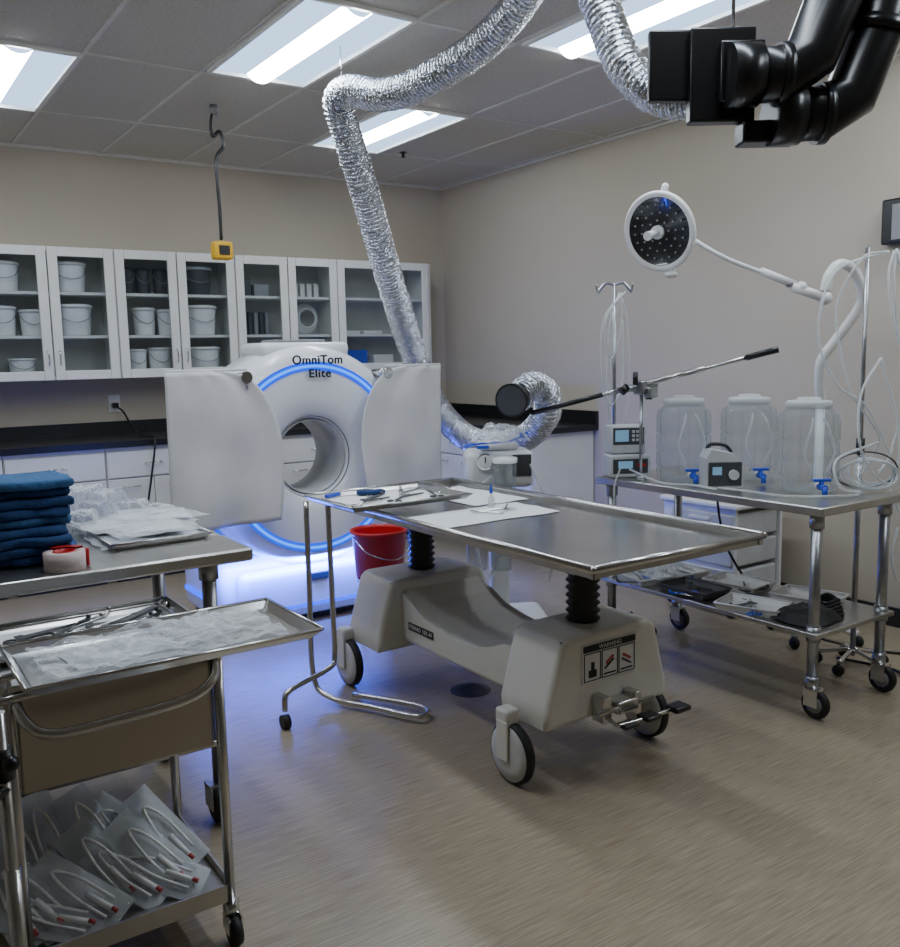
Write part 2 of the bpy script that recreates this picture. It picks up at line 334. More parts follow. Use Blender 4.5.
B('ledu').box(1.545,1.558,4.56,5.0,.16,.185).obj('under_light',ct,'blue light strip along the base')
B('dgrey').box(1.62,2.64,4.52,5.06,.0,.05).obj('caster_plate',ct)
B('grey').box(1.95,2.25,4.52,4.7,1.535,1.55,.006).obj('top_handle',ct)
for sx in (-.41,.41): B('chrome').cyl((cx+sx,cy-.075,1.36),(cx+sx,cy+.06,1.36),.022).cyl((cx+sx,cy-.075,1.36),(cx+sx,cy-.1,1.36),.03).cyl((cx+sx,cy-.08,1.30),(cx+sx,cy-.08,1.36),.012).obj('curtain_bracket',ct)
B('dgrey').box(cx-.06,cx+.06,4.425,4.44,.24,.28,.004).obj('indicator',ct)
text('OmniTom',.066,(cx+.02,cy-.024,1.438),(pi/2,0,0),'lettering',ct,width=.29,extr=.002,bold=.0016)
text('Elite',.062,(cx+.03,cy-.024,1.366),(pi/2,0,0),'lettering',ct,width=.125,extr=.002,bold=.0016)
def bluelight(name,loc,rot,sx,sy,e,col=(.03,.10,1)):  # area lights added around the scanner to strengthen its blue spill
    ld=bpy.data.lights.new(name,'AREA'); ld.shape='RECTANGLE'; ld.size=sx; ld.size_y=sy; ld.energy=e; ld.color=col
    lo=bpy.data.objects.new(name,ld); COL.objects.link(lo); lo.parent=ct; mw=Matrix.Translation(loc)@Euler(rot).to_matrix().to_4x4()
    lo.matrix_local=base_mat(ct).inverted()@mw
bluelight('added_blue_light',(2.0,4.41,.36),(math.radians(55),0,0),.9,.03,26)
bluelight('added_blue_light',(1.53,4.75,.50),(0,math.radians(35),0),.05,.4,7)
bluelight('added_blue_light',(1.47,4.42,.70),(math.radians(-30),math.radians(-10),0),.1,.1,3)
bluelight('added_blue_light',(2.80,4.62,.45),(0,math.radians(-100),0),.05,.2,8)
def curtain(x_out,x_in,sgn,zb):
    zt=1.395; t=thing('radiation_curtain','pale grey vinyl shielding curtain with curved inner edge beside the scanner','shielding curtain',((x_out+x_in)/2,4.33,zb),group='scanner shielding curtains')
    b=B('curtain'); n=30; mrow=30; w=abs(x_in-x_out); R=min(w*.5,.28); H_=zt-zb
    def fn(x,y,u,v):
        d=v*H_; RZ=.42
        cut=R*(1-math.sqrt(max(0,1-((RZ-d)/RZ)**2))) if d<RZ else .03*((d-RZ)/(H_-RZ))**2
        return (x_out+sgn*(w-cut)*u, 4.33+.02*math.sin(u*9+v*2.5)*(.15+v)+.016*noise.noise((u*4,v*3,sgn)), zt-d-.010*math.sin(u*pi)*v)
    b.grid(0,1,0,1,n,mrow,fn); o=b.obj('curtain_panel',t)
    md=o.modifiers.new('thick','SOLIDIFY'); md.thickness=.003
    x1=x_in-sgn*(.17)
    B('whitep').cyl((x_out,4.335,1.399),(x1,4.335,1.399),.006).obj('hanging_rod',t)
curtain(1.30,1.885,1,.62); curtain(2.88,2.345,-1,.66)
# ---------------------------------------------------------------- surgical table
tb=thing('surgical_table','off-white wheeled surgical table with long stainless steel top','surgical table',(2.12,2.8,0))
b=B('steelt','steel'); x0,x1,y0,y1,z=1.75,2.52,1.86,3.70,.83
b.box(x0+.02,x1-.02,y0+.02,y1-.02,z-.03,z-.012)
b.m(1); 
for (p,q) in [((x0,y0),(x1,y0)),((x1,y0),(x1,y1)),((x1,y1),(x0,y1)),((x0,y1),(x0,y0))]: 
    b.cyl((p[0],p[1],z),(q[0],q[1],z),.012,seg=12); b.sphere((p[0],p[1],z),.0125,seg=12)
b.box(x0+.004,x0+.022,y0,y1,z-.03,z+.004).box(x1-.022,x1-.004,y0,y1,z-.03,z+.004).box(x0,x1,y0+.004,y0+.022,z-.03,z+.004).box(x0,x1,y1-.022,y1-.004,z-.03,z+.004)
b.obj('table_top',tb,'stainless steel top with raised rolled rim')
B('black','steel').box(1.9,2.34,2.2,3.45,z-.05,z-.031).m(1).box(1.8,1.83,2.0,3.6,z-.05,z-.031).box(2.41,2.44,2.0,3.6,z-.05,z-.031).obj('support_frame',tb)
def bevpoly(b,prof,depth,axis,off,cond):
    b.poly(prof,depth,axis)
    r=bmesh.ops.bevel(b.bm,geom=[e for e in b.bm.edges if cond(e)],offset=off,segments=4,affect='EDGES',profile=.5)
    for f in b.bm.faces: f.smooth=False
    for f in r['faces']: f.smooth=True
    return b
def pod(ya,yb,xl):
    prof=[(-.285-xl,.20),(-.29-xl,.26),(-.225-xl,.48),(-.20-xl,.505),(.20,.505),(.225,.48),(.285,.26),(.28,.20),(.12,.20),(.09,.235),(-.09,.235),(-.12,.20)]
    b=B('cream'); bevpoly(b,[(2.13+x,ya,zz) for x,zz in prof],yb-ya,(0,1,0),.022,lambda e: abs(e.verts[0].co.y-e.verts[1].co.y)<1e-5 or (e.verts[0].co.z>.25 and e.verts[1].co.z>.25))
    b.obj('base_housing',tb)
pod(2.18,2.44,.0); pod(3.22,3.50,.04)
b=B('cream'); prof=[(2.42,.235),(2.42,.455),(2.50,.39),(2.60,.35),(2.74,.33),(2.92,.33),(3.05,.355),(3.15,.40),(3.24,.475),(3.24,.235)]
bevpoly(b,[(1.92,yy,zz) for yy,zz in prof],.42,(1,0,0),.02,lambda e: abs(e.verts[0].co.x-e.verts[1].co.x)<1e-5)
b.obj('base_beam',tb)
def bellows(x,y,z0,z1,r=.062):
    b=B('bellow'); n=10; pr=[]
    for i in range(n*2+1): pr.append((r if i%2 else r*.78,z0+(z1-z0)*i/(n*2)))
    b.lathe(pr,(x,y,0),seg=28); b.box(x-.07,x+.07,y-.07,y+.07,z1-.006,z1+.004,.004); b.obj('bellows_column',tb,'black corrugated bellows column')
bellows(2.13,2.32,.50,.776); bellows(2.11,3.36,.50,.776)
def bigwheel(x,y):
    c=Vector((x,y,.107))
    b=B('rub','wheelg'); b.lathe([(.088,-.016),(.100,-.018),(.107,-.01),(.107,.01),(.100,.018),(.088,.016)],c,'x',36,close=True)
    b.m(1).lathe([(0,-.022),(.06,-.022),(.096,-.019),(.096,.019),(.06,.022),(0,.022)],c,'x',36)
    b.obj('wheel',tb,'pale grey caster wheel with black tyre')
    B('cream').box(x-.03,x+.03,y-.01,y+.06,.20,.26,.012).box(x-.032,x-.024,y-.01,y+.05,.08,.22,.004).box(x+.024,x+.032,y-.01,y+.05,.08,.22,.004).obj('wheel_fork',tb)
for x in (1.79,2.43):
    bigwheel(x,2.30); bigwheel(x-.01,3.46)
b=B('steel','black'); b.tube([(2.06,2.17,.24),(2.06,2.10,.215),(2.07,2.07,.21),(2.2,2.06,.21),(2.3,2.06,.21)],.007,8,3); b.box(2.1,2.2,2.11,2.18,.22,.265,.008); b.cyl((2.01,2.12,.245),(2.27,2.12,.245),.009)
b.box(2.04,2.08,2.12,2.18,.20,.29,.004).box(2.19,2.22,2.12,2.18,.20,.28,.004)
b.m(1).box(2.16,2.23,2.03,2.09,.205,.222,.007).box(2.30,2.375,2.03,2.09,.20,.22,.007).box(2.065,2.13,2.04,2.09,.20,.214,.005)
b.obj('foot_pedal',tb,'black foot pedals on steel linkage')
yl=2.1805; Ya,Yb,Yc=yl-.004,yl-.006,yl-.0035
b=B('paper','print','pinkred'); b.box(1.995,2.25,Ya,yl-.0015,.335,.47)
b.m(1).box(2.0,2.245,Yb,Yc,.443,.466)
for (u0,u1) in ((2.003,2.08),(2.085,2.160),(2.165,2.242)):
    b.box(u0,u1,Yb,Yc,.340,.3425).box(u0,u1,Yb,Yc,.4355,.438).box(u0,u0+.0025,Yb,Yc,.342,.436).box(u1-.0025,u1,Yb,Yc,.342,.436)
b.box(2.025,2.060,Yb,Yc,.352,.378).box(2.036,2.050,Yb,Yc,.378,.405).box(2.095,2.15,Yb,Yc,.350,.355).box(2.175,2.23,Yb,Yc,.350,.355)
def dbar(b,c,L_,w,a): b.box(-L_/2,L_/2,-.001,.001,-w/2,w/2,xf=Matrix.Translation(c)@Matrix.Rotation(a,4,'Y'))
dbar(b,(2.12,yl-.005,.385),.05,.006,-.6); b.m(2); dbar(b,(2.122,yl-.0055,.400),.042,.009,-.6); dbar(b,(2.203,yl-.0055,.395),.042,.009,.5); b.m(1); dbar(b,(2.203,yl-.005,.378),.05,.006,.5)
b.obj('warning_label',tb,'white warning label with black header and small pictograms')
text('WARNING',.021,(2.122,yl-.0075,.4545),(pi/2,0,0),'label_lettering',tb,'paper')
B('black').box(1.917,1.9195,2.98,3.17,.30,.332).obj('brand_plate',tb,'small dark nameplate on the side beam')
text('FERNO 101-H',.026,(1.916,3.075,.316),Matrix(((0,0,-1),(-1,0,0),(0,1,0))),'nameplate_lettering',tb,'paper',width=.17)
# ---------------------------------------------------------------- tray stand over table
ms=thing('instrument_stand','stainless tubular instrument stand with flat tray over the table','instrument stand',(1.56,3.38,0))
b=B('steel'); b.tube([(1.57,3.39,.86),(1.57,3.39,.5),(1.57,3.39,.12),(1.60,3.3,.035),(1.70,3.10,.03),(1.78,2.93,.03),(1.83,2.91,.03),(1.86,2.95,.03),(1.83,3.06,.03),(1.70,3.28,.03)],.0115,10,6)
b.tube([(1.64,3.33,.86),(1.645,3.33,.4),(1.645,3.33,.2),(1.60,3.30,.16),(1.42,3.22,.15),(1.36,3.2,.13),(1.35,3.19,.07)],.0115,10,6)
b.obj('frame_tube',ms)
B('rub').cyl((1.335,3.19,.028),(1.365,3.19,.028),.028).obj('caster',ms)
b=B('steelb'); 
def traymesh(b,x0,x1,y0,y1,z,h=.018,t=.003,lip=.02):
    b.box(x0,x1,y0,y1,z,z+t)
    for a in range(4):
        if a==0: p=[(x0,y0,z),(x0,y1,z),(x0-lip,y1+lip,z+h),(x0-lip,y0-lip,z+h)]
        if a==1: p=[(x1,y1,z),(x1,y0,z),(x1+lip,y0-lip,z+h),(x1+lip,y1+lip,z+h)]
        if a==2: p=[(x1,y0,z),(x0,y0,z),(x0-lip,y0-lip,z+h),(x1+lip,y0-lip,z+h)]
        if a==3: p=[(x0,y1,z),(x1,y1,z),(x1+lip,y1+lip,z+h),(x0-lip,y1+lip,z+h)]
        b.poly(p,-.003,(0,0,1))
    b.tube([(x0-lip,y0-lip,z+h),(x0-lip,y1+lip,z+h)],.004,6).tube([(x1+lip,y0-lip,z+h),(x1+lip,y1+lip,z+h)],.004,6).tube([(x0-lip,y0-lip,z+h),(x1+lip,y0-lip,z+h)],.004,6).tube([(x0-lip,y1+lip,z+h),(x1+lip,y1+lip,z+h)],.004,6)
traymesh(b,1.60,2.12,3.02,3.40,.862); b.obj('tray',ms,'shallow stainless tray')
def sheet(name,x0,x1,y0,y1,z,amp,m,label,cat,n=24,seed=0,group=None,rz=0,hump=0,fq=1):
    xc,yc=(x0+x1)/2,(y0+y1)/2
    b=B(m,local=True)
    def fn(x,y,u,v):
        nn=noise.noise((x*9*fq+seed,y*9*fq,seed))+.5*noise.noise((x*25*fq+seed,y*25*fq,seed)); e=min(u,1-u,v,1-v)
        wob=.02*noise.noise((u*3+seed,v*3,5))
        return (x-xc+wob,y-yc+wob*.7,max(.002,amp*(1+nn)*min(1,e*6+.15)+hump*min(1,e*5)))
    b.grid(x0,x1,y0,y1,n,n,fn); 
    o=b.obj(name,recalc=False); o.location=(xc,yc,z); o.rotation_euler=(0,0,rz); tag(o,label,cat,group); return o
sheet('surgical_drape',1.80,2.36,2.70,2.99,.8185,.005,'wcloth','white drape lying on the steel table top','drape',seed=3,n=40,fq=1.5)
sheet('surgical_drape',2.17,2.46,3.02,3.55,.8185,.005,'wcloth','white drape lying on the far end of the table','drape',seed=4,n=40,fq=1.5)
sheet('paper_sheet',1.64,2.08,3.06,3.36,.8655,.002,'paper','white paper lining on the instrument tray','paper',seed=5)
def instrument(x,y,z,a,kind='scissors',m='chrome',L=.15,label=None):
    b=B(m,local=True)
    if kind=='scissors':
        b.tube([(0,0,.004),(L*.5,.004,.004),(L,.001,.004)],.003,6,3).tube([(0,.006,.006),(L*.5,0,.006),(L,.003,.005)],.003,6,3)
        b.tube([(-.02+.016*math.cos(t_),-.014+.012*math.sin(t_),.004) for t_ in [j*pi/4 for j in range(8)]],.003,6,2,True)
        b.tube([(-.02+.016*math.cos(t_),.02+.012*math.sin(t_),.004) for t_ in [j*pi/4 for j in range(8)]],.003,6,2,True)
    elif kind=='forceps':
        b.tube([(0,0,.004),(L*.4,.008,.004),(L,.002,.003)],.0028,6,3).tube([(0,0,.004),(L*.4,-.008,.004),(L,-.002,.003)],.0028,6,3)
    elif kind=='retractor':
        b.box(0,L*.9,-.012,.012,.001,.004,.001).tube([(L*.85,0,.004),(L,0,.008),(L*1.03,0,.02)],.006,6,3).box(-.02,.0,-.02,.02,.001,.005,.001)
    elif kind=='scalpel':
        b.box(0,L*.7,-.004,.004,.001,.006,.001).poly([(L*.7,-.004,.003),(L,0,.003),(L*.72,.005,.003)],.001,(0,0,1))
    o=b.obj({'scissors':'surgical_scissors','forceps':'forceps','retractor':'retractor','scalpel':'scalpel'}[kind]); o.location=(x,y,z); o.rotation_euler=(0,0,a)
    tag(o,label or 'stainless steel surgical %s on the tray'%kind,kind,'surgical instruments'); return o
for i in range(10):
    instrument(1.66+.045*i+random.uniform(-.01,.01),3.09+.055*(i%4),.8705,random.uniform(.2,1.3),['scissors','forceps','retractor','scalpel'][i%4],'dgrey' if i%3 else 'steel')
o=B('blue',local=True).box(-.04,.04,-.010,.010,0,.015,.005).obj('marker_pen'); o.location=(1.68,3.36,.8715); o.rotation_euler=(0,0,.3); tag(o,'blue plastic marker on the instrument tray','marker')
o=B('cloth',local=True).box(-.06,.06,-.025,.025,0,.018,.008).obj('instrument_pouch'); o.location=(1.84,3.32,.8715); o.rotation_euler=(0,0,-.3); tag(o,'dark blue instrument pouch on the tray','pouch')
t=thing('saline_bottle','small clear bottle with blue nozzle on the table','bottle',(2.20,2.95,.8225))
B('frost',local=True).lathe([(0,.001),(.014,.001),(.014,.04),(.006,.05),(.006,.06)],seg=16).obj('bottle_body',t)
B('blue',local=True).lathe([(.007,.058),(.007,.07),(.003,.09),(0,.105)],seg=12).obj('nozzle',t)
for i in range(3): instrument(2.12+.07*i,2.76+.08*i,.8275,2.+i,['forceps','scissors','scalpel'][i],'steel',label='stainless steel instrument lying on the drape')
t=thing('step_stool','small round steel stool behind the table base','stool',(2.21,3.92,0))
B('steel',local=True).cyl((0,0,.325),(0,0,.34),.12).obj('seat',t)
for k in range(3):
    a=2*pi*k/3+.5; B('steel',local=True).cyl((.10*math.cos(a),.10*math.sin(a),0),(.06*math.cos(a),.06*math.sin(a),.325),.009).obj('leg',t)
t=thing('bucket','red plastic bucket with rolled rim standing on a stool','bucket',(2.21,3.92,.341))
B('red',local=True).lathe([(0,.001),(.115,.001),(.12,.01),(.138,.225),(.147,.228),(.147,.243),(.136,.243),(.134,.225),(.115,.02),(0,.02)],seg=32).obj('bucket_body',t)
B('chrome',local=True).tube([(-.147,0,.22),(-.12,-.1,.15),(0,-.155,.11),(.12,-.1,.15),(.147,0,.22)],.003,6,5).obj('bail_handle',t)
t=thing('floor_drain','round dark metal floor drain grate','floor drain',(2.17,3.08,0))
b=B('dgrey','black',local=True); b.lathe([(0,.002),(.085,.002),(.09,.0005)],seg=28); b.m(1)
for k in range(-3,4): b.box(-.06,.06,k*.018-.004,k*.018+.004,.0021,.003)
b.obj('drain_grate',t)
# ---------------------------------------------------------------- bench
bn=thing('stainless_workbench','stainless steel workbench on round tube legs with casters','workbench',(.1,2.94,0))
B('steelb').box(-1.0,1.01,2.57,3.32,.84,.88,.008).obj('bench_top',bn)
for x in (.9,-.85):
    for y in (2.67,3.22):
        B('zinc').cyl((x,y,.12),(x,y,.84),.022).cyl((x,y,.78),(x,y,.84),.03).obj('leg',bn)
        c=B('rub','zinc'); c.lathe([(0,-.018),(.04,-.018),(.055,-.014),(.06,0),(.055,.014),(.04,.018),(0,.018)],(x-.02,y-.02,.06),'x',24); c.m(1).box(x-.045,x-.04,y-.045,y+.02,.05,.12).box(x,x+.005,y-.045,y+.02,.05,.12).box(x-.045,x+.02,y-.03,y+.025,.115,.125); c.obj('caster',bn,'black swivel caster')
B('steelb').box(-.9,.92,2.64,3.26,.25,.27,.004).obj('bench_shelf',bn)
for k in range(9):
    o=B('cloth' if k not in (4,8) else 'cloth2',local=True); w=.155+random.uniform(-.015,.015); d_=.13+random.uniform(-.012,.012)
    o.box(-w,w,-d_,d_,.0008,.0262,.010,3)
    bmesh.ops.subdivide_edges(o.bm,edges=[e for e in o.bm.edges if e.calc_length()>.1],cuts=9,use_grid_fill=True)
    for v in o.bm.verts: v.co+=Vector((noise.noise(v.co*14+Vector((k,0,0))),noise.noise(v.co*14+Vector((0,k,0))),.18*noise.noise(v.co*18+Vector((0,0,k)))))*.02
    for f in o.bm.faces: f.smooth=True
    o=o.obj('folded_towel'); o.location=(.375+random.uniform(-.018,.018),2.86+random.uniform(-.018,.018),.8835+.0265*k); o.rotation_euler=(0,0,random.uniform(-.12,.12))
    tag(o,'folded dark blue surgical towel in a stack on the bench','towel','stacked blue towels')
t=thing('tape_roll','roll of pinkish clear tape in a red dispenser on the bench','tape roll',(.485,2.64,.881),.3)
B('tape',local=True).lathe([(.03,.0),(.055,.0),(.055,.05),(.03,.05)],seg=28,close=True).obj('tape',t)
B('red',local=True).lathe([(.025,0),(.03,0),(.03,.052),(.025,.052)],seg=28,close=True).box(.056,.064,-.02,.05,0,.05,.003).box(-.0,.064,.056,.062,.0,.05,.003).lathe([(.031,.051),(.056,.051),(.056,.056),(.031,.056)],seg=28,a0=0,a1=1.8).obj('dispenser',t,'red plastic dispenser')
b=B('steelb'); traymesh(b,.66,.94,2.80,3.06,.881,.02,.003,.015); tag(b.obj('instrument_tray'),'shallow steel tray under clear packages on the bench','tray')
pk=0
for (px_,py_) in [(.73,2.92),(.87,2.92),(.73,3.14),(.88,3.16),(.78,2.96),(.87,3.04),(.72,3.05),(.82,2.92),(.80,3.14),(.89,3.08)]:
    lay=pk//2
    sheet('sterile_package',px_-.11,px_+.11,py_-.13,py_+.13,.887+.010*lay,.004,'bag','clear plastic sterile package in a pile on the bench','sterile package',seed=10+pk,group='packages on the bench',rz=random.uniform(-.3,.3),hump=.007,n=30,fq=1.1)
    b=B('wcloth' if pk%2 else 'label',local=True).box(-.07,.07,-.085,.085,0,.002); o=b.obj('package_backing'); o.location=(px_+random.uniform(-.02,.02),py_,.888+.010*lay); o.rotation_euler=(0,0,random.uniform(-.3,.3)); tag(o,'white paper backing inside a clear package on the bench','paper','paper backings on the bench')
    pk+=1
for k,(x,y,hh) in enumerate([(.50,3.2,.08),(.58,3.22,.11),(.66,3.23,.13),(.74,3.24,.10),(.82,3.25,.06),(.62,3.12,.06),(.92,3.25,.03),(.70,3.2,.08),(.56,3.1,.04)]):
    sheet('clear_bag',x-.08,x+.08,y-.07,y+.06,.8815,.02,'bag','crumpled clear plastic bag on the bench','plastic bag',seed=30+k,group='crumpled bags on the bench',rz=random.uniform(-.6,.6),hump=hh,n=34,fq=1.5)
t=thing('spray_bottle','white plastic bottle standing behind the towels','bottle',(.40,3.22,.881))
B('whitep',local=True).lathe([(0,0),(.035,0),(.036,.14),(.015,.17),(.015,.2),(0,.2)],seg=20).obj('bottle_body',t)
B('red',local=True).lathe([(.018,.185),(.018,.215),(0,.22)],seg=14).obj('cap',t)
# ---------------------------------------------------------------- foreground cart
ca=thing('utility_cart','stainless steel utility cart with drawer and lower shelf','utility cart',(.46,2.26,0))
cx0,cx1,cy0,cy1=.24,.70,2.05,2.46
for x in (cx0,cx1):
    for y in (cy0,cy1):
        B('steel').cyl((x,y,.1),(x,y,.79),.0125).obj('leg',ca)
        c=B('rub','chrome'); c.lathe([(0,-.012),(.036,-.012),(.04,0),(.036,.012),(0,.012)],(x,y-.015,.04),'x',20); c.m(1).cyl((x,y,.075),(x,y,.11),.02).box(x-.018,x-.014,y-.03,y+.015,.035,.08).box(x+.014,x+.018,y-.03,y+.015,.035,.08); c.obj('caster',ca,'small black caster')
b=B('steelb'); b.box(cx0-.012,cx1+.012,cy0-.012,cy1+.012,.76,.775,.003)
b.box(cx0-.012,cx1+.012,cy1+.008,cy1+.014,.76,.80).box(cx0-.016,cx0-.01,cy0,cy1+.01,.76,.80).box(cx1+.01,cx1+.016,cy0,cy1+.01,.76,.80); b.obj('top_shelf',ca)
b=B('steelb'); b.box(cx0,cx1,cy0,cy1,.125,.135,.002).box(cx0-.005,cx1+.005,cy0-.008,cy0-.002,.115,.16).box(cx0-.005,cx1+.005,cy1+.002,cy1+.008,.115,.16).box(cx0-.008,cx0-.002,cy0,cy1,.115,.16).box(cx1+.002,cx1+.008,cy0,cy1,.115,.16); b.obj('lower_shelf',ca)
B('drawer').box(cx0+.016,cx1-.016,cy0+.004,cy1-.02,.52,.745,.006).obj('drawer',ca,'brushed steel drawer front')
B('steel').tube([(.255,2.045,.735),(.27,1.99,.70),(.32,1.972,.675),(.45,1.972,.675),(.60,1.972,.685),(.665,1.99,.71),(.69,2.045,.735)],.0115,12,6).obj('push_handle',ca,'curved tubular push handle')
b=B('steelb'); traymesh(b,.26,.66,2.2,2.43,.7755,.015); tag(b.obj('instrument_tray'),'stainless tray lined with white cloth on the cart','tray')
sheet('tray_liner',.26,.66,2.2,2.43,.7795,.001,'wcloth','white cloth lining the instrument tray','cloth',seed=2)
for i in range(18):
    instrument(.27+.02*i,2.21+.05*(i%4),.784,random.uniform(-.2,.9),['retractor','forceps','scissors','retractor'][i%4],['dgrey','steel','dgrey'][i%3],.16)
my=thing('mayo_stand','stainless tray stand with tube frame and side post','tray stand',(.14,1.9,0))
b=B('steelt'); traymesh(b,.265,.84,1.82,2.10,.822,.02,.003,.022); b.obj('tray',my,'shallow stainless tray with rolled rim')
b=B('steel'); b.tube([(.195,1.88,.80),(.45,1.88,.812),(.7,1.88,.812)],.008,8).tube([(.195,2.02,.80),(.45,2.02,.812),(.7,2.02,.812)],.008,8).tube([(.195,1.80,.80),(.195,1.88,.80),(.195,2.02,.80)],.011,8)
b.obj('support_loop',my)
B('steel').cyl((.195,1.80,.04),(.195,1.80,.81),.012).cyl((.195,1.80,.04),(.195,1.80,.5),.015).obj('post',my)
B('steel').tube([(.12,2.0,.035),(-.1,1.98,.035),(-.14,1.8,.035),(-.1,1.62,.035),(.15,1.6,.035)],.012,8).tube([(.195,1.8,.035),(-.14,1.8,.035)],.012,8).obj('foot',my)
B('black').sphere((.205,1.765,.72),.015).cyl((.195,1.80,.72),(.205,1.77,.72),.010).cyl((.195,1.80,.68),(.195,1.80,.74),.020).cyl((.195,1.8,.66),(.16,1.76,.66),.012).obj('clamp_knob',my,'black clamp knob')
b=B('wcloth',local=True).box(-.11,.11,-.06,.06,0,.002); o=b.obj('package_backing'); o.location=(.46,1.97,.8265); o.rotation_euler=(0,0,.12); tag(o,'white paper backing inside the wrapped tray package','paper')
def film(name,x0,x1,y0,y1,z,amp,label,seed,rz):
    xc,yc=(x0+x1)/2,(y0+y1)/2
    b=B('bag',local=True)
    def fn(x,y,u,v):
        a=abs(noise.noise((x*9+seed,y*14,seed)))+.6*abs(noise.noise((x*22+seed,y*30,seed+3)))
        return (x-xc+.012*noise.noise((u*4+seed,v*4,1)),y-yc+.01*noise.noise((u*4,v*4+seed,2)),.002+amp*a)
    b.grid(x0,x1,y0,y1,80,60,fn); o=b.obj(name,recalc=False); o.location=(xc,yc,z); o.rotation_euler=(0,0,rz); tag(o,label,'sterile package'); return o
film('clear_sheet_package',.29,.80,1.84,2.08,.829,.022,'clear plastic wrapped package on the tray',50,0)
film('clear_sheet_package',.36,.70,1.85,2.05,.843,.028,'crinkled clear plastic sheet on the tray',57,.2)
pl=[(.27,2.10,.145,-20,-62),(.33,2.11,.150,-38,-55),(.36,2.15,.155,-55,-50),(.45,2.09,.145,-50,-55),(.50,2.14,.150,-35,-50),(.56,2.11,.145,-48,-58),(.62,2.13,.150,-40,-50),(.66,2.18,.16,-35,-45),(.60,2.25,.17,-50,-40),(.48,2.24,.18,-25,-42),(.36,2.26,.18,-15,-40),(.29,2.22,.17,-8,-48),(.65,2.10,.145,-62,-62),(.40,2.08,.145,-70,-66)]
for k,(x,y,zz,rl,tl) in enumerate(pl):
    t=thing('catheter_package','clear sealed package holding tubing with a red cap','medical package',(x,y,zz),group='sealed packages on the lower shelf')
    xf=Matrix.Rotation(math.radians(tl),4,'X')@Matrix.Rotation(math.radians(rl*.8),4,'Y')
    Lp=.25 if k<8 else .24
    B('pouch',local=True).grid(-.05,.05,-.0,Lp,14,30,lambda x_,y_,u,v:(x_,-(.014*math.sin(pi*u)*math.sin(pi*v)+.005*noise.noise((u*5,v*8,k))),y_)).xf(xf).obj('pouch',t)
    B('lidc',local=True).box(-.05,.05,.004,.0055,.0,Lp).xf(xf).obj('backing',t,'translucent white backing film')
    B('whitep',local=True).tube([(-.022,-.006,.03),(-.02,-.010,.12),(.0,-.012,.2),(.022,-.010,.15),(.024,-.006,.04)],.004,6,4).cyl((0,-.008,.02),(0,-.008,.10),.008,seg=10).xf(xf).obj('tubing',t)
    B('pinkred',local=True).cyl((0,-.012,.015),(0,-.012,.03),.006,seg=10).xf(xf).obj('cap',t,'small red cap')
# ---------------------------------------------------------------- right equipment table
rt=thing('equipment_table','stainless steel equipment table with lower shelf and casters','equipment table',(3.31,2.58,0))
RX0,RX1,RY0,RY1=3.02,3.60,1.97,3.20
B('steelb').box(RX0,RX1,RY0,RY1,.815,.85,.006).obj('table_top',rt)
B('steelb').box(RX0+.02,RX1-.02,RY0+.02,RY1-.02,.33,.35,.004).obj('lower_shelf',rt)
for x in (RX0+.055,RX1-.055):
    for y in (RY0+.06,RY1-.06,):
        B('zinc').cyl((x,y,.12),(x,y,.815),.021).cyl((x,y,.76),(x,y,.815),.028).cyl((x,y,.31),(x,y,.37),.028).cyl((x,y,.12),(x,y,.17),.027).obj('leg',rt)
        c=B('rub','chrome','grey'); c.lathe([(.035,-.015),(.055,-.014),(.06,0),(.055,.014),(.035,.015)],(x,y-.02,.06),'x',26,close=True); c.m(2).lathe([(0,-.016),(.036,-.016),(.036,.016),(0,.016)],(x,y-.02,.06),'x',20)
        c.m(1).box(x-.024,x-.019,y-.04,y+.02,.05,.12).box(x+.019,x+.024,y-.04,y+.02,.05,.12).box(x-.024,x+.024,y-.04,y+.025,.112,.122); c.obj('caster',rt,'swivel caster with black tread')
def jar(x,y,rz):
    t=thing('fluid_jar','large clear ribbed plastic jar with translucent lid and blue tap','jar',(x,y,.852),rz,'clear fluid jars')
    b=B('plastic',local=True); 
    prof=[(.0,.002),(.10,.002),(.115,.012),(.120,.055),(.110,.062),(.120,.07),(.120,.13),(.110,.137),(.120,.145),(.120,.21),(.110,.217),(.120,.225),(.120,.30),(.112,.325),(.092,.342),(.084,.345),(.084,.362)]
    b.lathe(prof,seg=64)
    for v in b.bm.verts:
        a=math.atan2(v.co.y,v.co.x); r=math.hypot(v.co.x,v.co.y)
        if r>.095:
            k=1/max(abs(math.cos(a)),abs(math.sin(a))); f=1+.35*(min(k,1.28)-1)
            f*=1-.14*max(0,math.cos(4*a))**10
            v.co.x*=f*1.0; v.co.y*=f*1.0
    b.obj('jar_body',t,'clear ribbed plastic body')
    B('lidc',local=True).lathe([(.088,.348),(.093,.352),(.093,.372),(.085,.378),(.05,.38),(.045,.392),(0,.392)],seg=36).obj('lid',t,'translucent screw lid')
    for s_ in (-1,1): B('tubec',local=True).tube([(s_*.02,-.10,.31),(s_*.035,-.124,.27),(s_*.06,-.124,.17),(s_*.03,-.124,.09),(s_*.03,-.10,.05)],.005,8,5).obj('grip_handle',t)
    b=B('blue','whitep',local=True); b.m(1).cyl((0,-.10,.035),(0,-.135,.035),.014); b.m(0).cyl((0,-.13,.035),(0,-.19,.035),.013).cyl((0,-.155,.035),(0,-.155,.06),.010).box(-.036,.036,-.165,-.145,.058,.070,.004).cyl((0,-.185,.04),(0,-.19,.005),.011); b.obj('tap',t,'blue plastic tap')
jar(3.225,2.83,-.55); jar(3.46,2.65,-.55); jar(3.355,2.27,-.6)
t=thing('infusion_pump','grey pump box with small blue display and red buttons','pump',(3.13,3.10,.852),-.5)
